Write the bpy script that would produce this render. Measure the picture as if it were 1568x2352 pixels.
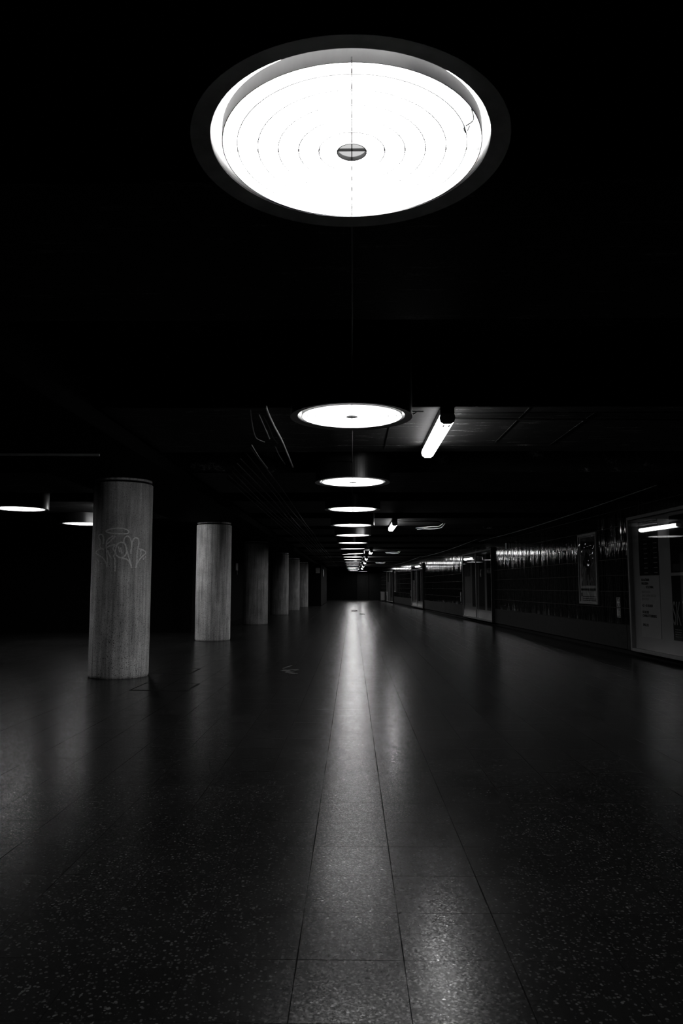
import bpy, bmesh, math, random
from mathutils import Vector, Matrix
random.seed(7)
S = bpy.context.scene
for o in list(bpy.data.objects): bpy.data.objects.remove(o)
C = S.collection
PI = math.pi
R = math.radians

# ---------------------------------------------------------------- camera, world, exposure
cam = bpy.data.cameras.new('camera')
co = bpy.data.objects.new('camera', cam); C.objects.link(co)
cam.sensor_fit = 'VERTICAL'; cam.sensor_height = 36.0; cam.lens = 36.0*1700/2352
co.location = (0, 0, 1.0)
co.rotation_euler = (R(90+5.78), 0, math.atan(25/1700))
cam.clip_start = 0.02; cam.clip_end = 300
cam.dof.use_dof = True; cam.dof.focus_distance = 9.0; cam.dof.aperture_fstop = 11
S.camera = co
w = bpy.data.worlds.new('world'); S.world = w; w.use_nodes = True
w.node_tree.nodes['Background'].inputs[0].default_value = (0, 0, 0, 1)
w.node_tree.nodes['Background'].inputs[1].default_value = 0
S.view_settings.view_transform = 'Standard'
S.view_settings.look = 'None'
S.view_settings.gamma = 1.0
S.view_settings.use_curve_mapping = False
S.view_settings.exposure = 0.0
S.cycles.use_denoising = True
S.cycles.max_bounces = 8; S.cycles.diffuse_bounces = 3; S.cycles.glossy_bounces = 4
S.cycles.transparent_max_bounces = 12
S.cycles.sample_clamp_indirect = 3.0
S.cycles.caustics_reflective = False; S.cycles.caustics_refractive = False
S.cycles.use_light_tree = True
LAMP = 20.0      # radiance of the round lamp diffusers
TUBE = 28.0      # radiance of the fluorescent battens

# ---------------------------------------------------------------- materials
class NT:
    def __init__(s, name):
        s.m = bpy.data.materials.new(name); s.m.use_nodes = True
        s.t = s.m.node_tree; s.t.nodes.clear()
        s.out = s.n('ShaderNodeOutputMaterial')
    def n(s, kind, **kw):
        x = s.t.nodes.new(kind)
        for k, v in kw.items(): setattr(x, k, v)
        return x
    def set(s, sock, v):
        if isinstance(v, bpy.types.NodeSocket): s.t.links.new(v, sock)
        else: sock.default_value = v
    def math(s, op, a, b=0.0, c=0.0):
        x = s.n('ShaderNodeMath', operation=op)
        s.set(x.inputs[0], a); s.set(x.inputs[1], b); s.set(x.inputs[2], c)
        return x.outputs[0]
    def vec(s, x, y, z):
        q = s.n('ShaderNodeCombineXYZ')
        for i, v in enumerate((x, y, z)): s.set(q.inputs[i], v)
        return q.outputs[0]
    def vmul(s, v, xyz):
        q = s.n('ShaderNodeVectorMath', operation='MULTIPLY'); s.set(q.inputs[0], v); q.inputs[1].default_value = xyz
        return q.outputs[0]
    def obj(s):
        return s.n('ShaderNodeTexCoord').outputs['Object']
    def sep(s, v):
        q = s.n('ShaderNodeSeparateXYZ'); s.set(q.inputs[0], v); return q.outputs
    def noise(s, v, scale, detail=3, rough=.55):
        q = s.n('ShaderNodeTexNoise'); s.set(q.inputs['Vector'], v)
        q.inputs['Scale'].default_value = scale; q.inputs['Detail'].default_value = detail; q.inputs['Roughness'].default_value = rough
        return q.outputs['Fac']
    def voro(s, v, scale, feature='F1', out='Distance'):
        q = s.n('ShaderNodeTexVoronoi', feature=feature); s.set(q.inputs['Vector'], v); q.inputs['Scale'].default_value = scale
        return q.outputs[out]
    def ramp(s, f, stops):
        q = s.n('ShaderNodeValToRGB'); s.set(q.inputs[0], f)
        el = q.color_ramp.elements
        while len(el) < len(stops): el.new(.5)
        for e, (p, v) in zip(el, stops):
            e.position = p; e.color = (v, v, v, 1)
        return q.outputs[0]
    def mix(s, f, a, b):
        q = s.n('ShaderNodeMix', data_type='FLOAT'); s.set(q.inputs[0], f); s.set(q.inputs[2], a); s.set(q.inputs[3], b)
        return q.outputs[0]
    def rr(s, f, a, b, c, d):
        q = s.n('ShaderNodeMapRange'); s.set(q.inputs[0], f)
        for i, v in enumerate((a, b, c, d)): q.inputs[i+1].default_value = v
        return q.outputs[0]
    def bump(s, h, strength, dist, normal=None):
        q = s.n('ShaderNodeBump'); q.inputs['Strength'].default_value = strength; q.inputs['Distance'].default_value = dist
        s.set(q.inputs['Height'], h)
        if normal is not None: s.set(q.inputs['Normal'], normal)
        return q.outputs[0]
    def grey(s, v):
        if not isinstance(v, bpy.types.NodeSocket): return (v, v, v, 1)
        q = s.n('ShaderNodeCombineColor')
        for i in range(3): s.t.links.new(v, q.inputs[i])
        return q.outputs[0]
    def pbr(s, col, rough, spec=.5, normal=None, metal=0.0):
        p = s.n('ShaderNodeBsdfPrincipled')
        s.set(p.inputs['Base Color'], s.grey(col)); s.set(p.inputs['Roughness'], rough)
        s.set(p.inputs['Specular IOR Level'], spec); s.set(p.inputs['Metallic'], metal)
        if normal is not None: s.set(p.inputs['Normal'], normal)
        s.t.links.new(p.outputs[0], s.out.inputs[0])
        return s.m

def plain(name, v, rough=.6, spec=.4, metal=0.0, var=.25, scale=14):
    t = NT(name); n = t.noise(t.obj(), scale, 4)
    return t.pbr(t.rr(n, .25, .75, v*(1-var), v*(1+var)), rough, spec, None, metal)

def emitter(name, strength, dim=None):
    t = NT(name); e = t.n('ShaderNodeEmission'); e.inputs[1].default_value = strength
    t.t.links.new(e.outputs[0], t.out.inputs[0]); return t.m

def floor_mat():
    t = NT('terrazzo_tiles'); o = t.obj(); x, y, z = t.sep(o)
    TX, TY = .288, .2925
    u = t.math('DIVIDE', t.math('SUBTRACT', x, .137), TX); v = t.math('DIVIDE', t.math('SUBTRACT', y, 2.105), TY)
    du = t.math('MULTIPLY', t.math('ABSOLUTE', t.math('SUBTRACT', t.math('FRACT', t.math('ADD', u, .5)), .5)), TX)
    dv = t.math('MULTIPLY', t.math('ABSOLUTE', t.math('SUBTRACT', t.math('FRACT', t.math('ADD', v, .5)), .5)), TY)
    jn = t.noise(o, 2.2, 2)                                    # some joints are filled almost flush
    wide = t.rr(jn, .38, .62, .0006, .0021)
    ju = t.math('LESS_THAN', du, wide)
    jv = t.math('LESS_THAN', dv, t.math('MULTIPLY', wide, .8))
    joint = t.math('MAXIMUM', ju, jv)
    cell = t.vec(t.math('FLOOR', u), t.math('FLOOR', v), 0)
    wn = t.n('ShaderNodeTexWhiteNoise', noise_dimensions='3D'); t.set(wn.inputs['Vector'], cell)
    tone = t.rr(wn.outputs[0], 0, 1, .86, 1.14)
    d1 = t.voro(o, 100); d2 = t.voro(o, 70)
    rnd = t.n('ShaderNodeTexVoronoi'); t.set(rnd.inputs['Vector'], o); rnd.inputs['Scale'].default_value = 100
    r1 = t.sep(rnd.outputs['Color'])[0]
    chip = t.math('MULTIPLY', t.math('LESS_THAN', d1, t.rr(r1, .5, 1, .20, .46)), t.math('GREATER_THAN', r1, .5))
    rnd2 = t.n('ShaderNodeTexVoronoi'); t.set(rnd2.inputs['Vector'], o); rnd2.inputs['Scale'].default_value = 75
    chip2 = t.math('MULTIPLY', t.math('LESS_THAN', d2, .3), t.math('GREATER_THAN', t.sep(rnd2.outputs['Color'])[0], .8))
    g = t.noise(o, 420, 2)
    base = t.math('ADD', t.rr(g, .3, .7, .004, .012), t.math('MULTIPLY', chip, t.rr(r1, .5, 1, .008, .036)))
    base = t.math('ADD', base, t.math('MULTIPLY', chip2, .05))
    dirt = t.noise(t.vmul(o, (1, .8, 1)), 1.3, 5, .65)
    base = t.math('MULTIPLY', t.math('MULTIPLY', base, tone), t.rr(dirt, .3, .7, .75, 1.15))
    base = t.mix(joint, base, .004)
    scuff = t.noise(t.vmul(o, (1, .5, 1)), 6, 6, .7)
    rough = t.math('ADD', t.rr(scuff, .3, .7, .215, .265), t.math('MULTIPLY', chip2, -.12))
    rough = t.mix(joint, rough, .9)
    rc = t.n('ShaderNodeTexVoronoi'); t.set(rc.inputs['Vector'], o); rc.inputs['Scale'].default_value = 190
    q1, q2, q3 = t.sep(rc.outputs['Color'])                    # every polished grain leans a little its own way
    geo = t.n('ShaderNodeNewGeometry')
    tl = t.vec(t.math('MULTIPLY', t.math('SUBTRACT', q1, .5), .03), t.math('MULTIPLY', t.math('SUBTRACT', q2, .5), .05), 0)
    ad = t.n('ShaderNodeVectorMath', operation='ADD'); t.set(ad.inputs[0], geo.outputs['Normal']); t.set(ad.inputs[1], tl)
    nn = t.n('ShaderNodeVectorMath', operation='NORMALIZE'); t.set(nn.inputs[0], ad.outputs[0])
    sp = t.math('ADD', .06, t.math('MULTIPLY', t.math('POWER', q3, 4.0), .22))
    return t.pbr(base, rough, t.mix(joint, sp, .02), nn.outputs[0])

def wall_tile_mat():
    t = NT('glazed_strip_tiles'); o = t.obj(); x, y, z = t.sep(o)
    P = .074
    u = t.math('DIVIDE', y, P); zz = t.math('DIVIDE', t.math('SUBTRACT', z, .18), .25)
    cu = t.math('FLOOR', u); cz = t.math('FLOOR', zz); f = t.math('FRACT', u)
    wn = t.n('ShaderNodeTexWhiteNoise', noise_dimensions='3D'); t.set(wn.inputs['Vector'], t.vec(cu, 0, 1.5))
    wc = t.n('ShaderNodeTexWhiteNoise', noise_dimensions='3D'); t.set(wc.inputs['Vector'], t.vec(cu, cz, 4.5))
    r1, r2, r3 = t.sep(wn.outputs['Color'])
    dz = t.math('MULTIPLY', t.math('ABSOLUTE', t.math('SUBTRACT', t.math('FRACT', t.math('ADD', zz, .5)), .5)), .25)
    seam = t.math('LESS_THAN', dz, .0035)
    fz = t.noise(t.vmul(o, (1, 1, .05)), 130, 3)
    tilt = t.math('ADD', t.math('MULTIPLY', t.math('SUBTRACT', r1, .5), .08), t.math('MULTIPLY', t.math('SUBTRACT', f, .5), .08))
    tilt = t.math('ADD', tilt, t.math('MULTIPLY', t.math('SUBTRACT', wc.outputs[0], .5), .03))
    tilt = t.math('ADD', tilt, t.math('MULTIPLY', t.math('SUBTRACT', fz, .5), .20))
    tilz = t.math('MULTIPLY', t.math('SUBTRACT', r2, .5), .006)
    geo = t.n('ShaderNodeNewGeometry')
    a = t.n('ShaderNodeVectorMath', operation='SCALE'); a.inputs[0].default_value = (-.0475, .9989, 0); t.set(a.inputs['Scale'], tilt)
    b = t.n('ShaderNodeVectorMath', operation='SCALE'); b.inputs[0].default_value = (0, 0, 1); t.set(b.inputs['Scale'], tilz)
    s1 = t.n('ShaderNodeVectorMath', operation='ADD'); t.set(s1.inputs[0], geo.outputs['Normal']); t.set(s1.inputs[1], a.outputs[0])
    s2 = t.n('ShaderNodeVectorMath', operation='ADD'); t.set(s2.inputs[0], s1.outputs[0]); t.set(s2.inputs[1], b.outputs[0])
    nn = t.n('ShaderNodeVectorMath', operation='NORMALIZE'); t.set(nn.inputs[0], s2.outputs[0])
    col = t.mix(seam, t.rr(r3, 0, 1, .002, .004), .018)
    return t.pbr(col, t.mix(seam, t.rr(r3, 0, 1, .05, .10), .7), t.mix(seam, .18, .1), nn.outputs[0])

def concrete_mat(name, base):
    t = NT(name); o = t.obj()
    n1 = t.noise(o, 3.0, 6, .6); n2 = t.noise(t.vmul(o, (14, 14, .7)), 1.6, 5, .6)
    n3 = t.noise(o, 90, 3, .6)
    z = t.sep(o)[2]
    pn = t.noise(t.vmul(o, (1, 1, .7)), 120, 2, .5)
    low = t.math('ADD', z, t.math('MULTIPLY', t.math('SUBTRACT', n1, .5), 2.2))
    hole = t.math('LESS_THAN', pn, t.rr(low, .2, 2.2, .385, .315))
    c = t.math('MULTIPLY', t.rr(n1, .3, .7, base*.72, base*1.2), t.rr(n2, .32, .68, .50, 1.28))
    c = t.math('MULTIPLY', c, t.rr(n3, .3, .7, .75, 1.25))
    c = t.mix(hole, c, base*.14)
    h = t.math('SUBTRACT', t.math('MULTIPLY', n3, .5), hole)
    return t.pbr(c, .85, .25, t.bump(h, .6, .004))

def ceiling_mat():
    t = NT('dark_painted_concrete'); o = t.obj()
    n = t.noise(o, 2.0, 5); s = t.noise(t.vmul(o, (.8, 7, 1)), 3.2, 6, .75); f = t.noise(o, 60, 2)
    worn = t.ramp(s, [(.0, 0), (.57, 0), (.66, 1)])
    c = t.math('ADD', t.rr(n, .3, .7, .003, .013), t.math('MULTIPLY', worn, t.rr(f, .35, .65, .005, .22)))
    pit = t.math('LESS_THAN', t.voro(o, 4.0), .035)
    c = t.mix(pit, c, .004)
    return t.pbr(c, .7, .12, t.bump(f, .3, .002))

def glass_mat(name, wob):
    t = NT(name)
    tr = t.n('ShaderNodeBsdfTransparent'); tr.inputs[0].default_value = (.97, .97, .97, 1)
    gl = t.n('ShaderNodeBsdfGlossy'); gl.inputs['Roughness'].default_value = .02
    fr = t.n('ShaderNodeFresnel')                     # same reflectance on the inner side of a pane as on its face
    t.set(fr.inputs[0], t.mix(t.n('ShaderNodeNewGeometry').outputs['Backfacing'], 1.5, 1/1.5))
    if wob:
        nb = t.bump(t.noise(t.obj(), 4.0, 0), 1.0, wob); t.set(gl.inputs['Normal'], nb)
    mx = t.n('ShaderNodeMixShader'); t.set(mx.inputs[0], fr.outputs[0]); t.t.links.new(tr.outputs[0], mx.inputs[1]); t.t.links.new(gl.outputs[0], mx.inputs[2])
    t.t.links.new(mx.outputs[0], t.out.inputs[0]); return t.m

M = dict(
    floor=floor_mat(), wall=wall_tile_mat(), concrete=concrete_mat('pitted_concrete', .58), ceiling=ceiling_mat(),
    dark=plain('black_paint', .010, .55, .3), housing=plain('lamp_housing_black', .008, .30, .4), rim=plain('lamp_rim_grey', .20, .55, .3),
    inner=plain('lamp_inner_white', .60, .5, .3, var=.05), lamp=emitter('lamp_diffuser', LAMP), tube=emitter('batten_cover', TUBE),
    louver=plain('louver_white', .55, .45, .4, var=.06), core=plain('lamp_core_ring', .42, .5, .3, var=.05), glow=emitter('lamp_core_glow', .62),
    metal=plain('brushed_aluminium', .45, .38, .5, 1.0, .1), frame=plain('case_frame_aluminium', .14, .6, .15, .0, .12),
    backing=plain('case_backing_paper', .22, .8, .05, var=.07, scale=3), white=plain('poster_paper', .26, .8, .05, var=.06),
    grey=plain('poster_grey', .07, .8, .05, var=.5, scale=6), black=plain('poster_black', .006, .8, .04, var=.6, scale=6),
    midprint=plain('faint_print', .19, .8, .05), ink=plain('ink', .012, .8, .03), lightink=plain('light_print', .14, .8, .05),
    cable=plain('cable_sheath', .07, .5, .3), pipe=plain('conduit_grey', .45, .5, .4), paint=plain('silver_marker', .92, .5, .4, var=.35, scale=60),
    plinth=plain('stone_plinth', .012, .7, .08, var=.3, scale=9), steel=plain('worn_steel', .12, .4, .5, .8), gap=plain('shadow_gap', .004, .9, .1),
    signplate=plain('sign_green', .012, .5, .4), signprint=plain('sign_print', .30, .5, .3), booth=plain('dark_metal_cladding', .003, .9, .04),
    stain=plain('dried_spill', .04, .35, .4, var=.4, scale=30), leaf=plain('dry_leaf', .02, .8, .2),
    glass=glass_mat('clear_glass', 0), acrylic=glass_mat('wavy_acrylic', .022),
)

# ---------------------------------------------------------------- helpers
def link(name, me, mat, parent=None, loc=None, rot=None, smooth=False):
    o = bpy.data.objects.new(name, me); C.objects.link(o)
    if mat is not None: me.materials.append(mat)
    if parent is not None: o.parent = parent
    if loc is not None: o.location = loc
    if rot is not None: o.rotation_euler = rot
    if smooth:
        for p in me.polygons: p.use_smooth = True
    return o
def obj(name, bm, mat, parent=None, loc=None, rot=None, smooth=False):
    me = bpy.data.meshes.new(name); bmesh.ops.recalc_face_normals(bm, faces=bm.faces); bm.to_mesh(me); bm.free()
    return link(name, me, mat, parent, loc, rot, smooth)
def thing(name, label, cat, loc=(0, 0, 0), rz=0, group=None):
    o = bpy.data.objects.new(name, None); C.objects.link(o); o.empty_display_size = .1
    o.location = loc; o.rotation_euler = (0, 0, rz); return tag(o, label, cat, group)
def tag(o, label, cat, group=None):
    o['label'] = label; o['category'] = cat
    if group: o['group'] = group
    return o
def box(bm, x0, x1, y0, y1, z0, z1, bev=0):
    r = bmesh.ops.create_cube(bm, size=1)
    vs = r['verts']
    bmesh.ops.scale(bm, vec=(x1-x0, y1-y0, z1-z0), verts=vs)
    bmesh.ops.translate(bm, vec=((x0+x1)/2, (y0+y1)/2, (z0+z1)/2), verts=vs)
    if bev:
        es = list({e for v in vs for e in v.link_edges})
        bmesh.ops.bevel(bm, geom=es, offset=bev, segments=2, affect='EDGES', profile=.5)
    return bm
def boxm(*a, **k):
    bm = bmesh.new(); return box(bm, *a, **k)
def lathe(bm, prof, n=64, closed=False):
    rings = []
    for r, z in prof:
        rings.append([bm.verts.new((r*math.cos(2*PI*i/n), r*math.sin(2*PI*i/n), z)) for i in range(n)] if r > 1e-6 else [bm.verts.new((0, 0, z))])
    pairs = list(zip(rings, rings[1:])) + ([(rings[-1], rings[0])] if closed else [])
    for a, b in pairs:
        for i in range(n):
            j = (i+1) % n
            if len(a) == 1 and len(b) == 1: break
            if len(a) == 1: bm.faces.new((a[0], b[i], b[j]))
            elif len(b) == 1: bm.faces.new((a[i], a[j], b[0]))
            else: bm.faces.new((a[i], a[j], b[j], b[i]))
    return bm
def tube(bm, pts, r, n=8):
    pts = [Vector(p) for p in pts]; prev = None; rings = []
    for i, p in enumerate(pts):
        d = (pts[min(i+1, len(pts)-1)]-pts[max(i-1, 0)]).normalized()
        up = Vector((0, 0, 1)) if abs(d.z) < .9 else Vector((1, 0, 0))
        a = d.cross(up).normalized(); b = a.cross(d).normalized()
        rings.append([bm.verts.new(p+r*(math.cos(2*PI*k/n)*a+math.sin(2*PI*k/n)*b)) for k in range(n)])
    for a, b in zip(rings, rings[1:]):
        for k in range(n): bm.faces.new((a[k], a[(k+1) % n], b[(k+1) % n], b[k]))
    bm.faces.new(rings[0][::-1]); bm.faces.new(rings[-1]); return bm
def spline(pts, k=8):
    pts = [Vector(p) for p in pts]; P = [pts[0]]+pts+[pts[-1]]; out = []
    for i in range(1, len(P)-2):
        for s in range(k):
            t = s/k; a, b, c, d = P[i-1], P[i], P[i+1], P[i+2]
            out.append(.5*((2*b)+(c-a)*t+(2*a-5*b+4*c-d)*t*t+(3*b-a-3*c+d)*t**3))
    out.append(P[-2]); return out
def dup(root, loc, label, rz=None, name=None, extra=None):
    r = root.copy(); C.objects.link(r); r.location = loc; r['label'] = label
    if rz is not None: r.rotation_euler = (0, 0, rz)
    for ch in list(root.children):
        c = ch.copy(); C.objects.link(c); c.parent = r
        for g in list(ch.children):
            d = g.copy(); C.objects.link(d); d.parent = c
    return r
def structure(o): o['kind'] = 'structure'; return o
def text(name, s, size, mat, parent, loc, sx=1.0, bold=0.0, align='LEFT'):
    cu = bpy.data.curves.new(name, 'FONT'); cu.body = s; cu.size = size; cu.align_x = align; cu.offset = bold; cu.extrude = .0008
    tmp = bpy.data.objects.new('tmp', cu); C.objects.link(tmp)
    dg = bpy.context.evaluated_depsgraph_get(); me = bpy.data.meshes.new_from_object(tmp.evaluated_get(dg))
    bpy.data.objects.remove(tmp); me.transform(Matrix.Diagonal((sx, 1, 1, 1))); me.materials.clear()
    return link(name, me, mat, parent, loc, (R(90), 0, R(-90)))

# the right-hand wall closes in on the lamp row: its own frame, y along the wall, -x out of the wall
WX, WS = 4.66, .0475
WA = math.atan(WS)
def wp(y, z=0.0, out=0.0):
    """world point on the wall face at world distance y, moved `out` metres into the hall"""
    return Vector((WX-WS*y, y, z)) + out*Vector((-math.cos(WA), -math.sin(WA), 0))

# ---------------------------------------------------------------- setting
structure(obj('floor', boxm(-14, 9, -4, 60, -.2, 0), M['floor']))
LY = [1.888, 5.05, 8.287, 11.23, 14.177, 16.973, 19.9, 22.96, 26.5, 29.3, 32.2, 35.2, 38.3, 41.5, 44.8, 48.0, 51.3]
TOP = 2.86          # slab between the beams
BEAM = 2.36         # underside of the cross beams
ceil = structure(obj('ceiling', boxm(-14, 9, -4, 60, TOP, TOP+.25), M['ceiling']))
def beam(x0, x1, y0, y1, z=BEAM):
    b = structure(obj('beam', boxm(x0, x1, y0, y1, z, TOP+.01, bev=.012), M['ceiling'], ceil)); return b
for i, y in enumerate(LY[:-1]):
    y0, y1 = y+.47, min(y+2.35, LY[i+1]-.47)
    if i == 0: y1 = 3.68
    xr = WX-WS*y-.02
    beam(-1.95, xr, y0, y1)
    if y < 16: beam(-9.0, -3.32, y0, y1)
beam(-1.95, 4.6, -2.2, -.2); beam(-9, -3.32, -2.2, -.2)
lb = beam(-3.3, -1.97, -3.9, 56, 2.225); lb.data.materials[0] = M['booth']
# fine joints between the formwork boards under the beams (raised fins of concrete)
bm = bmesh.new()
for (x, y0, y1) in ((1.35, 5.55, 6.9), (.32, 5.6, 7.2), (1.9, 5.7, 7.1)): box(bm, x-.004, x+.004, y0, y1, BEAM-.004, BEAM+.005)
for (y, x0, x1) in ((7.05, -.3, 3.2), (5.72, .8, 3.1)): box(bm, x0, x1, y-.004, y+.004, BEAM-.004, BEAM+.005)
structure(obj('formwork_joint', bm, M['ceiling'], ceil))

L = 64.0
wl = structure(obj('wall_right', boxm(0, .3, -4, 54.4, .43, TOP), M['wall'], None, (WX, 0, 0), (0, 0, WA)))
bs = bmesh.new()
for a, b in ((-4, 11.3), (11.31, 27.2), (27.21, 40.5), (40.51, 54.4)): box(bs, -.008, .2, a+.003, b-.003, .07, .426)
structure(obj('baseboard_right', bs, M['plinth'], None, (WX, 0, 0), (0, 0, WA)))
structure(obj('trim_1', boxm(.03, .3, -4, 54.4, 0, .43), M['gap'], None, (WX, 0, 0), (0, 0, WA)))
structure(obj('wall_back', boxm(-9, 9, 57.6, 58, 0, TOP), M['booth']))
bm = bmesh.new()
for x0, x1, z0, z1 in ((.35, 1.25, 0, 2.05), (1.3, 2.2, 0, 2.05)): box(bm, x0, x1, 57.54, 57.6, z0, z1, bev=.01)
structure(obj('door_1', bm, plain('grey_steel_door', .008, .9, .04)))
wb = bmesh.new(); box(wb, -14, -3.75, 16.45, 16.8, 0, TOP); box(wb, -14, -7.9, 12.6, 16.45, 0, TOP)
structure(obj('wall_left', wb, M['booth']))
structure(obj('wall_aisle', boxm(-4.0, -3.55, 16.45, 58, 0, TOP), M['booth']))
structure(obj('wall_side', boxm(-14, -13.7, -4, 16.5, 0, TOP), M['booth']))
structure(obj('wall_front', boxm(-14, 9, -4.3, -4, 0, TOP), M['booth']))

# ---------------------------------------------------------------- round drum lamps
RI, RO, HL = .373, .421, 2.17
def drum_lamp(louvres, drum_top=TOP):
    t = thing('drum_ceiling_lamp', '', 'ceiling lamp', (0, 0, 0), 0, 'round ceiling lamps in a row down the hall')
    hz = drum_top-HL
    bm = lathe(bmesh.new(), [(RO, .006), (RO, hz), (RO-.006, hz), (RO-.006, .006)], 96, True)
    obj('housing', bm, M['housing'], t, smooth=False)
    obj('rim', lathe(bmesh.new(), [(RO+.002, 0), (RO+.002, .008), (RI-.001, .014), (RI-.001, .008)], 96, True), M['rim'], t)
    obj('reflector', lathe(bmesh.new(), [(RI, .014), (RI, .068), (0, .068), (0, .072), (RI+.004, .072), (RI+.004, .014)], 96), M['inner'], t)
    obj('diffuser', lathe(bmesh.new(), [(.044, .050), (.346, .050), (.346, .058), (.044, .058)], 96, True), M['lamp'], t, (.004, .022, 0))
    if louvres:
        cy = .024; cx = .004
        for k, r in enumerate((.040, .090, .145, .200, .255, .310, .349)):
            th = .0014; zt = .048 if k == 6 else .024
            m = M['core'] if k == 0 else M['louver']
            lv = obj('louvre_ring', lathe(bmesh.new(), [(r-th, .010), (r-th, zt), (r+th, zt), (r+th, .010)], 96, True), m, t, (cx, cy, 0))
        b = boxm(-.0013, .0013, -.352, .350, .012, .022); obj('crossbar', b, M['steel'], t, (cx, cy, 0))
        b = boxm(-.352, .350, -.0009, .0009, .014, .022); obj('crossbar', b, M['steel'], t, (cx, cy, 0))
        obj('core_plate', lathe(bmesh.new(), [(0, .0215), (.0385, .0215), (.0385, .0255), (0, .0255)], 48), M['glow'], t, (cx, cy, 0))
    return t
ORD = ['nearest', 'second', 'third', 'fourth', 'fifth', 'sixth', 'seventh', 'eighth', 'ninth', 'tenth', 'eleventh', 'twelfth', 'thirteenth', 'fourteenth', 'fifteenth', 'sixteenth', 'seventeenth']
near = drum_lamp(True); near.location = (-.004, LY[0], HL)
near['label'] = 'huge glowing round ceiling lamp with concentric louvre rings, nearest and largest at the top'
# the nearest lamp's loose wire, and a dark strip drawn for inner shade
bm = bmesh.new()
for i in range(22):
    a0 = R(-68+i*2.4); a1 = R(-68+(i+1)*2.4)
    def q(a, z, r): return bm.verts.new((r*math.cos(a), r*math.sin(a), z))
    r0 = RI-.004; v = [q(a0, .016, r0), q(a1, .016, r0), q(a1, .05-.00003*(i-11)**2, r0-.004), q(a0, .05, r0-.004)]
    bm.faces.new(v)
obj('shade_strip', bm, M['steel'], near)
bm = tube(bmesh.new(), spline([(.31, -.10, .05), (.318, -.085, .03), (.300, -.07, .022), (.298, -.05, .03), (.306, -.038, .025), (.315, -.045, .04)]), .0022, 6)
obj('loose_wire', bm, M['dark'], near)
sec = dup(near, (-.006, LY[1], HL), 'glowing round ceiling lamp second from the camera, beside the long fluorescent tube')
for ch in list(sec.children):
    if ch.name.split('.')[0] in ('shade_strip', 'loose_wire'): bpy.data.objects.remove(ch)
for i in (2, 3, 4):
    dup(sec, (.002, LY[i], HL), '%s glowing round ceiling lamp from the camera, central row' % ORD[i])
far0 = drum_lamp(False); far0.location = (.009, LY[5], HL); far0['label'] = 'sixth glowing round ceiling lamp in the central row, its drum lit by a tube'
for i in range(6, 17):
    o = dup(far0, (.01+.002*(i-6), LY[i], HL), '%s glowing round ceiling lamp from the camera, central row' % ORD[i])
    if i == 7: o.rotation_euler = (R(.5), R(-.6), 0)
    if i == 8: o.rotation_euler = (R(.3), R(-2.4), 0)
    if i == 10: o.rotation_euler = (R(-.6), R(.8), 0)
dup(far0, (.10, 54.1, HL), 'farthest glowing round ceiling lamp at the very end of the central row')
dup(far0, (.80, 56.4, HL), 'small far round ceiling lamp shifted right of the central row, before the end wall')
a = dup(sec, (-5.05, 11.1, HL), 'round glowing ceiling lamp cut by the left picture edge, left of the graffiti column')
b = dup(sec, (-5.05, 13.78, HL), 'round glowing ceiling lamp partly behind the graffiti column, its drum side lit white')
e = dup(sec, (-5.05, 8.3, HL), 'added round ceiling lamp, unseen beyond the left picture edge, lighting the graffiti column')  # unseen lamp, added to light the graffiti column's left side
M['lamp_dim'] = emitter('lamp_diffuser_dim', LAMP*.8)  # set dimmer to weaken the glow of these lamps on the floor
for o in (a, b):
    for ch in o.children:
        if ch.name.startswith('diffuser'): ch.data = ch.data.copy(); ch.data.materials[0] = M['lamp_dim']
for o in (a, b, e): o['group'] = 'round ceiling lamps of the left aisle'

# ---------------------------------------------------------------- fluorescent battens under the beams
def batten():
    t = thing('fluorescent_batten', '', 'ceiling light', (0, 0, 0), 0, 'fluorescent battens under the beams')
    Lh = .76; z0 = 2.225
    bm = box(bmesh.new(), -.055, .055, -Lh, Lh, .075, .125, bev=.008); obj('housing', bm, M['housing'], t)
    bm = bmesh.new()
    prof = [(-.052, .075), (-.058, .045), (-.050, .018), (-.028, .002), (.028, .002), (.050, .018), (.058, .045), (.052, .075)]
    ends = [-Lh+.035, Lh-.02]
    ra = [[bm.verts.new((x, y, z)) for x, z in prof] for y in ends]
    n = len(prof)
    for k in range(n): bm.faces.new((ra[0][k], ra[0][(k+1) % n], ra[1][(k+1) % n], ra[1][k]))
    bm.faces.new(ra[0]); bm.faces.new(ra[1][::-1])
    obj('cover', bm, M['tube'], t)
    for s, e in ((-1, -Lh+.018), (1, Lh-.01)):
        bm = bmesh.new(); ra = [[bm.verts.new((x*1.03, y, (z-.04)*1.03+.04)) for x, z in prof] for y in (e-.016, e+.006)]
        for k in range(n): bm.faces.new((ra[0][k], ra[0][(k+1) % n], ra[1][(k+1) % n], ra[1][k]))
        bm.faces.new(ra[0]); bm.faces.new(ra[1][::-1]); obj('end_cap', bm, M['inner'], t)
    for x in (-.022, .02):
        obj('lamp_clip', boxm(x-.006, x+.006, -Lh+.05, -Lh+.11, -.002, .003), M['core'], t)
    return t
BZ = BEAM-.125
b1 = batten(); b1.location = (.725, 6.30, BZ); b1['label'] = 'long bright fluorescent batten right of the second round lamp, nearest of its kind'
dup(b1, (.86, 15.75, BZ), 'bright fluorescent batten right of the fifth round lamp, with a loose cable bunch beside it')
for i, (x, y, nm) in enumerate(((.69, 27.6, 'third'), (.635, 33.8, 'fourth'), (.665, 39.5, 'fifth'), (.674, 46.3, 'sixth'), (.69, 51.8, 'seventh'))):
    dup(b1, (x, y, BZ), '%s fluorescent batten from the camera, small and far down the hall' % nm)
dup(b1, (-4.10, 12.95, BZ), 'fluorescent batten of the left aisle hidden behind the graffiti column, seen by its glow')

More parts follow.
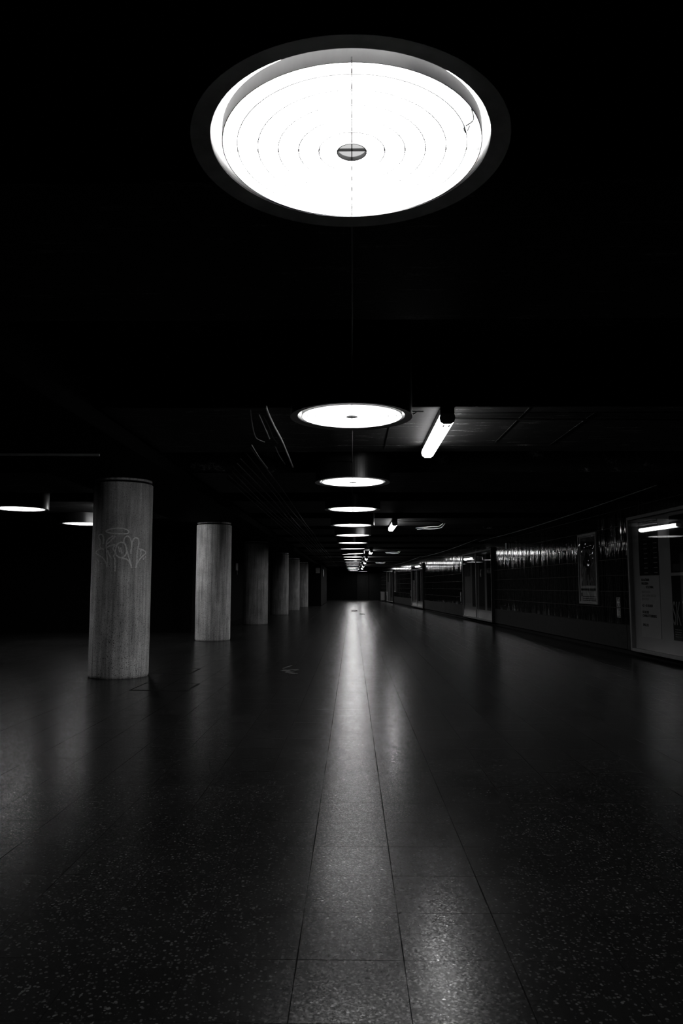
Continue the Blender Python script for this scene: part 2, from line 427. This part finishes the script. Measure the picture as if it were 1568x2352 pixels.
# ---------------------------------------------------------------- columns
def column(graff=None):
    t = thing('concrete_column', '', 'column', (0, 0, 0), 0, 'round concrete columns along the left side')
    r = .33; bm = bmesh.new()
    prof = [(r-.012, 0), (r-.004, .012), (r, .03)]+[(r, .03+i*.107) for i in range(1, 20)]+[(r, 2.165), (r-.006, 2.172), (r-.05, 2.172)]
    lathe(bm, prof, 96); obj('shaft', bm, M['concrete'], t, smooth=True)
    obj('collar_gap', lathe(bmesh.new(), [(r-.045, 2.165), (r-.045, 2.205)], 64), M['gap'], t)
    obj('cap_ring', lathe(bmesh.new(), [(r-.06, 2.196), (r-.012, 2.196), (r-.012, 2.23)], 64), M['concrete'], t)
    return t
COLS = [(-2.645, 8.47), (-2.645, 14.12), (-2.62, 20.15), (-2.64, 26.9), (-2.61, 32.1), (-2.55, 37.3)]
clab = ['nearest thick concrete column with silver graffiti tag', 'second concrete column, brightly lit from its left side and without graffiti',
        'third concrete column, dim and nearly lost in the dark', 'fourth concrete column from the camera, lit along its right edge',
        'fifth concrete column from the camera, lit at its foot and right edge', 'farthest concrete column beside the dark booth']
c0 = column(); c0.location = (*COLS[0], 0); c0['label'] = clab[0]
M['concrete_dim'] = concrete_mat('concrete_painted_shade', .22)  # darker copy from the third column on, shade painted into the concrete colour
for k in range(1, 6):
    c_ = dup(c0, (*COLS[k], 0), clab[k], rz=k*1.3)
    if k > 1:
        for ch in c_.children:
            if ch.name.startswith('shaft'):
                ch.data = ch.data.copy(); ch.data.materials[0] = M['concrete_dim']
STROKES = [[(-1.756, 1.628), (-1.834, 1.614), (-1.738, 1.599), (-1.532, 1.588), (-1.31, 1.587), (-1.131, 1.588), (-1.07, 1.608), (-1.107, 1.628), (-1.232, 1.644), (-1.397, 1.649), (-1.565, 1.645), (-1.711, 1.635), (-1.819, 1.621)], [(-1.923, 1.474), (-1.912, 1.528), (-1.957, 1.571), (-2.033, 1.581), (-2.113, 1.575), (-2.147, 1.555), (-2.075, 1.525), (-2.047, 1.495), (-2.066, 1.456), (-2.013, 1.426), (-1.922, 1.42), (-1.921, 1.408)], [(-2.013, 1.421), (-2.143, 1.412), (-2.27, 1.381), (-2.181, 1.363), (-2.031, 1.34), (-1.919, 1.317), (-1.815, 1.277), (-1.744, 1.223)], [(-1.744, 1.223), (-1.736, 1.267), (-1.766, 1.341), (-1.794, 1.414), (-1.809, 1.454), (-1.798, 1.498), (-1.731, 1.527), (-1.572, 1.564)], [(-1.501, 1.561), (-1.57, 1.537), (-1.697, 1.493), (-1.787, 1.473)], [(-1.776, 1.434), (-1.678, 1.451), (-1.506, 1.463), (-1.559, 1.424), (-1.514, 1.394), (-1.456, 1.365)], [(-1.749, 1.404), (-1.699, 1.36), (-1.637, 1.323)], [(-1.219, 1.484), (-1.316, 1.491), (-1.397, 1.478), (-1.45, 1.453), (-1.475, 1.419), (-1.485, 1.375), (-1.441, 1.346), (-1.343, 1.324), (-1.247, 1.324), (-1.167, 1.347), (-1.122, 1.386), (-1.132, 1.42), (-1.17, 1.464), (-1.213, 1.494), (-1.222, 1.513), (-1.183, 1.548), (-1.109, 1.564), (-1.03, 1.545), (-0.983, 1.506), (-0.966, 1.466), (-0.976, 1.417), (-0.979, 1.367)], [(-0.981, 1.387), (-0.958, 1.457), (-0.933, 1.506), (-0.883, 1.537), (-0.799, 1.548), (-0.725, 1.529), (-0.705, 1.49), (-0.733, 1.43), (-0.767, 1.36), (-0.761, 1.29), (-0.801, 1.211)], [(-0.801, 1.211), (-0.735, 1.271), (-0.603, 1.327), (-0.429, 1.369), (-0.387, 1.394), (-0.517, 1.413), (-0.691, 1.425)], [(-0.62, 1.411), (-0.608, 1.376), (-0.64, 1.341)], [(-1.394, 1.444), (-1.37, 1.409), (-1.334, 1.38)], [(-1.325, 1.434), (-1.294, 1.395), (-1.265, 1.368)], [(-1.116, 1.401), (-1.062, 1.342), (-1.009, 1.293), (-0.961, 1.24), (-0.941, 1.21)], [(-1.287, 1.307), (-1.192, 1.312), (-1.094, 1.3), (-1.022, 1.274), (-0.945, 1.215)], [(-1.484, 1.365), (-1.537, 1.336), (-1.492, 1.301), (-1.495, 1.257), (-1.478, 1.218), (-1.481, 1.17)], [(-0.382, 1.349), (-0.402, 1.329)], [(-0.447, 1.334), (-0.505, 1.303)], [(-2.172, 1.304), (-2.158, 1.289)], [(-2.105, 1.293), (-2.092, 1.274)], [(-1.993, 1.263), (-1.982, 1.249)]]
bm = bmesh.new()
def ribbon(bm, st, hw, r=.3325):
    P = [Vector((a*.33, h, 0)) for a, h in st]
    P = spline(P, 5) if len(P) > 2 else P
    prev = None
    for i, p in enumerate(P):
        d = (P[min(i+1, len(P)-1)]-P[max(i-1, 0)]).normalized(); nrm = Vector((-d.y, d.x, 0))
        k = hw*(1.15 if i in (0, len(P)-1) else 1+.12*math.sin(i*1.7))
        row = []
        for s in (-1, 1):
            q = p+s*k*nrm; a = q.x/.33
            row.append(bm.verts.new((r*math.cos(a), r*math.sin(a), q.y)))
        if prev: bm.faces.new((prev[0], row[0], row[1], prev[1]))
        prev = row
for s in STROKES: ribbon(bm, s, .0080)
obj('graffiti', bm, M['paint'], c0)['label'] = 'silver marker graffiti tag with a halo'

# ---------------------------------------------------------------- dark booth at the end of the colonnade
bt = thing('dark_booth', 'black metal clad booth standing behind the farthest column', 'booth', (-2.6, 39.2, 0))
obj('body', boxm(-.9, .95, 0, 8.5, .02, 2.2, bev=.02), M['booth'], bt)
obj('base_plinth', boxm(-.86, .91, .03, 8.4, 0, .03), M['gap'], bt)
nb = thing('notice_box', 'small grey sign box high on the front of the dark booth', 'sign', (-1.83, 39.16, 1.98))
obj('body', boxm(-.11, .10, -.05, .03, -.26, 0, bev=.01), plain('sign_box_grey', .22, .5, .4), nb)
obj('top_edge', boxm(-.115, .105, -.055, .03, 0, .02), M['metal'], nb)
tag(obj('wall_lamp_bracket', tube(bmesh.new(), spline([(-1.60, 39.9, 1.95), (-1.56, 39.9, 1.9), (-1.55, 39.9, 1.8), (-1.55, 39.9, 1.55)]), .02), M['metal']), 'thin bright metal bracket on the right side of the dark booth', 'bracket')
sh = thing('folded_notice', 'faint pale notice on the dark wall between the second and third columns', 'notice', (-3.50, 22.6, 1.5))
obj('sheet', boxm(-.03, -.005, -.30, .10, 0, .22), M['cable'], sh)
obj('torn_strip', boxm(-.03, -.005, -.02, .02, -.13, 0), M['cable'], sh)

# ---------------------------------------------------------------- floor hatches and litter
def hatch(name, lab, q):
    t = thing(name, lab, 'floor hatch', (0, 0, 0), 0, 'floor hatches beside the graffiti column')
    P = [Vector((x, y, 0)) for x, y in q]
    ctr = sum(P, Vector())/4
    bm = bmesh.new(); wds = (.030, .026, .008, .006)
    for i in range(4):
        a, b = P[i], P[(i+1) % 4]; d = (b-a).normalized(); n = Vector((-d.y, d.x, 0)); wd = wds[i]
        lo = [bm.verts.new(v+Vector((0, 0, z))) for z in (.0005, .0022) for v in (a, b, b+n*wd, a+n*wd)]
        for f in ((0, 1, 2, 3), (4, 5, 6, 7), (0, 1, 5, 4), (1, 2, 6, 5), (2, 3, 7, 6), (3, 0, 4, 7)): bm.faces.new([lo[k] for k in f])
    obj('frame', bm, M['gap'], t)
    Q = [ctr+(p-ctr)*.93 for p in P]
    bm = bmesh.new(); lo = [bm.verts.new(v+Vector((0, 0, z))) for z in (.0004, .0016) for v in Q]
    for f in ((0, 1, 2, 3), (4, 5, 6, 7), (0, 1, 5, 4), (1, 2, 6, 5), (2, 3, 7, 6), (3, 0, 4, 7)): bm.faces.new([lo[k] for k in f])
    obj('cover', bm, M['floor'], t)
hatch('floor_hatch', 'nearer square floor hatch in front of the graffiti column', [(-2.17, 7.30), (-1.60, 7.25), (-1.58, 7.80), (-2.16, 7.84)])
hatch('floor_hatch', 'farther square floor hatch just right of the graffiti column', [(-2.37, 8.74), (-1.87, 8.67), (-1.864, 9.22), (-2.36, 9.24)])
bm = bmesh.new(); random.seed(3)
def blob(bm, cx, cy, rx, ry, rot, z=.0012, n=14):
    vs = []
    for i in range(n):
        a = 2*PI*i/n; r = 1+random.uniform(-.25, .25); x = rx*r*math.cos(a); y = ry*r*math.sin(a)
        vs.append(bm.verts.new((cx+x*math.cos(rot)-y*math.sin(rot), cy+x*math.sin(rot)+y*math.cos(rot), z)))
    bm.faces.new(vs)
for cx, cy, rx, ry, rot in ((-.80, 9.02, .06, .10, .3), (-.74, 8.85, .06, .05, 1.0), (-.71, 9.10, .06, .05, -.4), (-.81, 9.45, .02, .20, -.2), (-.69, 8.72, .05, .03, .1)): blob(bm, cx, cy, rx, ry, rot)
tag(obj('dried_spill', bm, M['stain']), 'pale star shaped spill mark on the floor left of the centre strip', 'stain')
bm = bmesh.new()
for cx, cy, rx, ry, rot in ((0, 0, .05, .10, .5), (.09, .15, .04, .12, -.3), (-.06, -.1, .03, .08, .1)): blob(bm, cx, cy, rx, ry, rot, .03)
r_ = bmesh.ops.extrude_face_region(bm, geom=list(bm.faces)); bmesh.ops.translate(bm, vec=(0, 0, -.028), verts=[v for v in r_['geom'] if isinstance(v, bmesh.types.BMVert)])
tag(obj('dry_leaf', bm, M['leaf'], None, (.06, 30.8, 0)), 'dark crumpled leaf lying far down on the bright floor strip', 'leaf')
bm = bmesh.new(); blob(bm, 0, 0, .10, .12, .2, .012)
r_ = bmesh.ops.extrude_face_region(bm, geom=list(bm.faces)); bmesh.ops.translate(bm, vec=(0, 0, -.011), verts=[v for v in r_['geom'] if isinstance(v, bmesh.types.BMVert)])
tag(obj('dry_leaf', bm, M['leaf'], None, (.36, 27.6, 0)), 'small flat dark leaf on the floor, nearer and right of the crumpled one', 'leaf')

# ---------------------------------------------------------------- cables and conduits
tag(obj('suspension_wire', tube(bmesh.new(), [(0, -1, 2.335), (.001, 20, 2.335), (.003, 53, 2.335)], .0045, 6), M['cable']), 'thin straight wire running under the beams along the row of round lamps', 'wire')
CON = [
 ('grey conduit nearest the second round lamp, long and straight', [(-0.639, 5.369, 2.33), (-0.646, 5.58, 2.33), (-0.648, 6.089, 2.33), (-0.643, 6.756, 2.33), (-0.661, 8.16, 2.33)], 0.009),
 ('short straight grey conduit left of the long one', [(-0.72, 5.593, 2.33), (-0.73, 6.021, 2.33), (-0.744, 6.552, 2.33)], 0.008),
 ('thin grey conduit that bends toward the long straight one', [(-0.693, 5.652, 2.33), (-0.693, 6.089, 2.33), (-0.706, 6.494, 2.33), (-0.692, 6.776, 2.33)], 0.005),
 ('curved grey cable hooking inward at its far end, leftmost by the second lamp', [(-0.767, 5.463, 2.33), (-0.809, 5.848, 2.33), (-0.847, 6.265, 2.33), (-0.857, 6.55, 2.33), (-0.808, 6.712, 2.33)], 0.005),
 ('grey conduit piece following behind the thin bent one', [(-0.73, 6.914, 2.33), (-0.74, 7.392, 2.33), (-0.731, 7.953, 2.33)], 0.006),
 ('thin dim conduit farther left, slanting behind the hooked cable', [(-0.946, 6.857, 2.33), (-0.958, 7.541, 2.33), (-0.952, 8.232, 2.33)], 0.005),
]
for lab, pts, r in CON: tag(obj('conduit', tube(bmesh.new(), spline(pts), r), M['pipe'], None, None, None, True), lab, 'conduit', 'conduits beside the second round lamp')
random.seed(11)
side = ['first', 'second', 'third', 'fourth', 'fifth', 'sixth', 'seventh', 'eighth']
for k in range(8):
    x = -.98-.085*k; pts = []
    for y in range(7, 50, 3): pts.append((x+random.uniform(-.02, .02), y+.3*k, 2.338+random.uniform(-.01, .01)))
    tag(obj('ceiling_cable', tube(bmesh.new(), spline(pts, 3), .006, 6), M['cable'], None, None, None, True), '%s dark cable left of the conduits, running the length of the hall' % side[k], 'cable', 'parallel ceiling cables left of the lamp row')
# wiring by the battens
for (bx, by, nm) in ((.86, 15.75, 'second'), (.69, 27.6, 'third'), (.665, 39.5, 'fifth')):
    z = BEAM-.012
    tag(obj('feed_cable', tube(bmesh.new(), spline([(bx+.08, by-.50, z), (bx+.25, by-.55, z-.01), (bx+.8, by-.62, z-.01), (bx+1.02, by-.35, z-.02)]), .013, 6), M['dark'], None, None, None, True), 'black feed cable along the beam right of the %s batten' % nm, 'cable', 'black feed cables of the battens')
    for j in range(2):
        tag(obj('loose_cable', tube(bmesh.new(), spline([(bx+1.03+.04*j, by-.33, z-.035), (bx+.98+.05*j, by+.05, z-.06-.03*j), (bx+.86-.0*j, by+.25, z-.05-.05*j), (bx+.70+.03*j, by+.6, z-.04-.03*j), (bx+.58+.03*j, by+1.0, z-.02-.03*j)]), .010, 6), M['inner'], None, None, None, True), '%s loose pale cable dangling right of the %s batten' % (('upper', 'lower')[j], nm), 'cable', 'loose pale cables by the battens')
tag(obj('feed_cable', tube(bmesh.new(), spline([(.55, 5.62, BEAM-.012), (.2, 5.58, BEAM-.02), (.45, 5.63, BEAM-.03), (.0+.5, 5.62, BEAM-.012)]), .006, 6), M['dark']), 'short black cable between the second round lamp and the nearest batten', 'cable', 'black feed cables of the battens')
tag(obj('feed_cable', tube(bmesh.new(), [(.80, 5.86, BEAM-.014), (1.6, 5.9, BEAM-.014), (3.4, 5.95, BEAM-.014)], .010, 6), M['dark']), 'black cable running right under the beam from the nearest batten', 'cable', 'black feed cables of the battens')
# long drooping cables along the top of the right wall
for k, (y0, y1, z0, z1) in enumerate(((9.5, 20, 2.30, 2.22), (20, 31, 2.30, 2.24), (31, 44, 2.28, 2.26))):
    pts = [tuple(wp(y0+(y1-y0)*i/6, z0+(z1-z0)*i/6-.05*math.sin(PI*i/6), .30)) for i in range(7)]
    tag(obj('wall_cable', tube(bmesh.new(), spline(pts), .009, 6), M['cable'], None, None, None, True), '%s sagging cable high along the tiled right wall' % ('nearest', 'middle', 'farthest')[k], 'cable', 'sagging cables along the right wall')
tag(obj('wall_stub_pipe', tube(bmesh.new(), [tuple(wp(18.2, 1.93, .03)), tuple(wp(18.2, 2.07, .03))], .018), M['pipe']), 'short upright pipe stub on top course of the right wall', 'pipe')
# small bright hangers beside the fourth to sixth lamps
for k, (x, y, z) in enumerate(((-.44, 12.6, 2.42), (-.40, 12.75, 2.44), (-.36, 12.7, 2.45), (-.42, 15.3, 2.37))):
    bm = tube(bmesh.new(), spline([(x-.02, y, z+.06), (x+.015, y, z+.02), (x-.01, y, z-.02), (x+.02, y, z-.05)]), .008, 6)
    tag(obj('cable_hanger', bm, M['metal'], None, None, None, True), ('left', 'middle', 'right', 'lone')[k]+' small shiny cable hanger left of the '+('fourth' if k < 3 else 'fifth')+' round lamp', 'hanger', 'shiny cable hangers by the lamp row')
tag(obj('side_pipe', tube(bmesh.new(), [(-6.0, 6.45, 2.195), (-2.3, 6.62, 2.195)], .012), M['pipe']), 'thin horizontal pipe crossing the ceiling of the left aisle', 'pipe')

# ---------------------------------------------------------------- display cases on the right wall
ZB, ZT = .075, 2.02
def case_base():
    t = thing('display_case', '', 'display case', (0, 0, 0), WA, 'glazed poster display cases on the right wall')
    W, D, f = 3.9, .075, .045
    bm = bmesh.new()
    box(bm, -D, 0, 0, f, ZB, ZT, .004); box(bm, -D, 0, W-f, W, ZB, ZT, .004)
    box(bm, -D, 0, f, W-f, ZB, ZB+f, .004); box(bm, -D, 0, f, W-f, ZT-f, ZT, .004)
    obj('frame', bm, M['frame'], t)
    obj('side_panel', boxm(-D-.003, 0, -.012, 0, ZB, ZT+.03), M['dark'], t)
    obj('mullion', boxm(-D, -.012, W/2-f*.7, W/2+f*.7, ZB+f, ZT-f, bev=.004), M['frame'], t)
    obj('back_panel', boxm(-.012, 0, f, W-f, ZB+f, ZT-f), M['backing'], t)
    for a, b in ((f, W/2-f*.7), (W/2+f*.7, W-f)):
        obj('glass_pane', boxm(-.064, -.058, a+.001, b-.001, ZB+f+.001, ZT-f-.001), M['glass'], t)
    return t
CY = [7.12, 19.62, 32.42, 45.2]
CL = ['nearest glazed display case cut by the right picture edge, with exhibition and concert posters', 'second glazed display case from the camera on the right wall', 'third glazed display case from the camera on the right wall', 'farthest glazed display case near the end of the right wall']
case0 = case_base(); case0.location = wp(CY[0]); case0['label'] = CL[0]
for k in range(1, 4): dup(case0, wp(CY[k]), CL[k])
for ch in case0.children:                                   # the nearest case's panes hang a degree askew
    if ch.name.startswith('glass_pane'):
        ym = 2.9 if ch.data.vertices[0].co.y > 1.9 else .95
        ch.rotation_euler = (0, 0, R(.95)); ch.location = (ym*math.sin(R(.95))+.012, 0, 0)
def poster(caseY, y0, y1, z0, z1, mat, lab, name='poster', grp='posters inside the display cases'):
    t = thing(name, lab, 'poster', wp(caseY, 0), WA, grp)
    obj('sheet', boxm(-.016, -.0125, y0, y1, z0, z1), mat, t)
    return t
def hbars(t, y0, y1, zs, h, mat, seed=0, name='print_line'):
    random.seed(seed); bm = bmesh.new()
    for z in zs:
        y = y1
        while y > y0+.01:
            wd = random.uniform(.015, .05); box(bm, -.0168, -.0158, max(y-wd, y0), y, z-h/2, z+h/2); y -= wd+.010
    return obj(name, bm, mat, t)
Y = CY[0]
# far pane of the nearest case
t = poster(Y, 3.03, 3.64, 1.16, 1.93, M['black'], 'black programme poster with small date lines, upper far corner of the nearest display case')
bm = bmesh.new()
for i in range(8):
    z = 1.667-i*.068
    for y in (3.37, 3.07): box(bm, -.0168, -.0158, y, y+.11, z, z+.012)
obj('date_lines', bm, M['lightink'], t)
t = poster(Y, 3.03, 3.64, .30, 1.147, M['white'], 'pale exhibition poster with black capital lettering below the black programme poster')
for s_, y_, z_, m_, b_ in (('SCHLÖSSER', 3.59, 1.082, 'ink', .0012), ('PREUSSEN', 3.59, 1.032, 'ink', .0012), ('KOLONIAL', 3.45, .982, 'ink', .0012),
        ('BIOGRAFIEN', 3.59, .912, 'midprint', 0), ('UND SAMMLUNGEN', 3.59, .862, 'midprint', 0), ('IM FOKUS', 3.59, .812, 'midprint', 0),
        ('4.7. – 31.10.2023', 3.59, .722, 'ink', .0012), ('SCHLOSS', 3.59, .630, 'ink', .0012), ('CHARLOTTENBURG', 3.59, .580, 'ink', .0012), ('SPSG.DE', 3.59, .450, 'ink', .0012)):
    text('lettering', s_, .048, M[m_], t, (-.0170, y_, z_), 1.0, b_)
obj('sheet_edge', boxm(-.0168, -.0155, 3.03, 3.035, .30, 1.147), M['grey'], t)
t = poster(Y, 2.02, 2.69, 1.185, 1.93, M['black'], 'plain black poster above the script poster in the nearest display case')
t = poster(Y, 2.02, 2.69, .31, 1.145, M['black'], 'black poster with large pale script letters in the nearest display case, at the picture edge')
text('script_lettering', 'SK', .44, M['lightink'], t, (-.0170, 2.69, .51), .45, .0)
obj('cross_mark', box(boxm(-.0170, -.0158, 2.33, 2.37, .72, .88), -.0170, -.0158, 2.28, 2.42, .79, .82), M['lightink'], t)
hbars(t, 2.47, 2.64, (.36, .39, .42, .45), .009, M['lightink'], 4, 'small_print')
# other cases
spec = [(2.95, 3.80, .52, 1.30, 'grey'), (2.95, 3.80, 1.32, 1.90, 'black'), (2.06, 2.72, .42, 1.90, 'black'),
        (1.02, 1.80, .36, 1.90, 'black'), (.12, .80, .36, 1.90, 'grey')]
pn = ['lower pale', 'upper black', 'tall black', 'tall black near-pane', 'tall grey near-pane']
for k, cn in ((1, 'second'), (2, 'third'), (3, 'farthest')):
    for j, (y0, y1, z0, z1, m) in enumerate(spec):
        mm = m
        if k == 1: mm = ('midprint', 'grey', 'black', 'black', 'black')[j]
        if k >= 2: mm = ('white', 'black', 'black', 'black', 'black')[j]
        pos = ('at the far left of', 'at the far left of', 'just left of the mullion in', 'just right of the mullion in', 'at the right end of')[j]
        poster(CY[k], y0+.04, y1, z0, z1, M[mm], '%s poster %s the %s display case' % (('lower', 'upper', 'tall', 'tall', 'tall')[j], pos, cn))

# ---------------------------------------------------------------- framed posters
def framed(y, lab, full):
    t = thing('framed_poster', lab, 'framed poster', wp(y), WA, 'framed posters on the tiled wall')
    W, z0, z1, f, D = .87, .71, 1.915, .032, .030
    bm = bmesh.new()
    box(bm, -D, 0, 0, f, z0, z1, .003); box(bm, -D, 0, W-f, W, z0, z1, .003); box(bm, -D, 0, f, W-f, z0, z0+f*1.3, .003); box(bm, -D, 0, f, W-f, z1-f*1.3, z1, .003)
    obj('frame', bm, M['frame'], t)
    obj('sheet', boxm(-.012, -.001, f, W-f, z0+f, z1-f), M['white'], t)
    if full:
        obj('picture', boxm(-.0135, -.011, .09, W-.10, 1.02, 1.85), M['grey'], t)
        bm = bmesh.new()
        def fig(pts):
            lo = [bm.verts.new((x_, y_, z_)) for x_ in (-.0142, -.0132) for y_, z_ in pts]; n = len(pts)
            bm.faces.new(lo[:n]); bm.faces.new(lo[n:][::-1])
            for i in range(n): bm.faces.new((lo[i], lo[(i+1) % n], lo[n+(i+1) % n], lo[n+i]))
        fig([(.58, 1.52), (.52, 1.60), (.44, 1.58), (.36, 1.53), (.30, 1.44), (.28, 1.34), (.33, 1.34), (.36, 1.26), (.32, 1.03), (.38, 1.03), (.42, 1.25), (.46, 1.03), (.52, 1.03), (.50, 1.28), (.56, 1.36), (.62, 1.36), (.66, 1.30), (.70, 1.33), (.66, 1.44)])
        fig([(.10, 1.62), (.77, 1.66), (.77, 1.80), (.10, 1.76)])
        obj('dark_figure', bm, M['black'], t)
        hbars(t, .09, .79, (.955,), .038, M['ink'], 5, 'headline')
        bm = bmesh.new(); box(bm, -.0150, -.0120, .74, .79, .84, .90); obj('emblem', bm, M['ink'], t)
        hbars(t, .10, .70, (.835, .80, .77), .010, M['ink'], 9, 'small_print')
    obj('acrylic_cover', boxm(-.024, -.020, f, W-f, z0+f, z1-f), M['acrylic'], t)
    return t
framed(12.36, 'framed film poster with a dark standing figure, hung left of the nearest display case', True)
framed(44.3-.2, 'far pale framed poster hung just right of the farthest display case', False) if False else framed(43.9, 'far pale framed poster hung just right of the farthest display case', False)

# ---------------------------------------------------------------- escape route signs
def sign(y, z, kind, lab):
    t = thing('escape_sign', lab, 'sign', wp(y, z), WA, 'square escape route signs')
    obj('plate', boxm(-.006, 0, 0, .148, 0, .148, bev=.001), M['signplate'], t)
    bm = bmesh.new()
    def bar(y0, y1, z0, z1): box(bm, -.0072, -.0058, y0, y1, z0, z1)
    bar(.004, .144, .003, .008); bar(.004, .144, .140, .145); bar(.004, .008, .003, .145); bar(.140, .144, .003, .145)
    def poly(pts):
        lo = [bm.verts.new((x_, y_, z_)) for x_ in (-.0072, -.0058) for y_, z_ in pts]; n = len(pts)
        bm.faces.new(lo[:n]); bm.faces.new(lo[n:][::-1])
        for i in range(n): bm.faces.new((lo[i], lo[(i+1) % n], lo[n+(i+1) % n], lo[n+i]))
    if kind == 'arrow':
        poly([(.125, .074), (.07, .125), (.05, .125), (.085, .086), (.03, .086), (.03, .062), (.085, .062), (.05, .023), (.07, .023)])
    else:
        bar(.085, .132, .020, .128)                                   # open door
        bmesh.ops.create_circle(bm, cap_ends=True, radius=.010, segments=12, matrix=Matrix.Translation((-.0070, .060, .118)) @ Matrix.Rotation(PI/2, 4, 'Y'))
        poly([(.064, .104), (.050, .104), (.026, .086), (.032, .080), (.046, .088), (.046, .070), (.030, .040), (.012, .036), (.014, .028), (.036, .030), (.054, .056), (.062, .042), (.060, .018), (.070, .018), (.074, .046), (.064, .070), (.066, .086), (.080, .078), (.080, .086)])
    obj('pictogram', bm, M['signprint'], t)
for yy, nm in ((11.50, 'left of the nearest display case'), (24.1, 'left of the second display case'), (36.9, 'left of the third display case')):
    sign(yy, .690, 'arrow', 'square left arrow sign, upper one %s' % nm)
    sign(yy, .530, 'man', 'square running figure sign, lower one %s' % nm)

# ---------------------------------------------------------------- bin near the far end of the wall
p = wp(51.0, 0, .17)
t = thing('litter_bin', 'small metal litter bin at the far end of the right wall', 'bin', p, WA)
obj('body', boxm(-.13, .13, -.22, .22, .08, .68, bev=.02), M['metal'], t)
obj('stripe', boxm(-.135, -.129, -.03, .05, .10, .66), M['black'], t)
obj('foot', boxm(-.08, .08, -.15, .15, 0, .09), M['dark'], t)
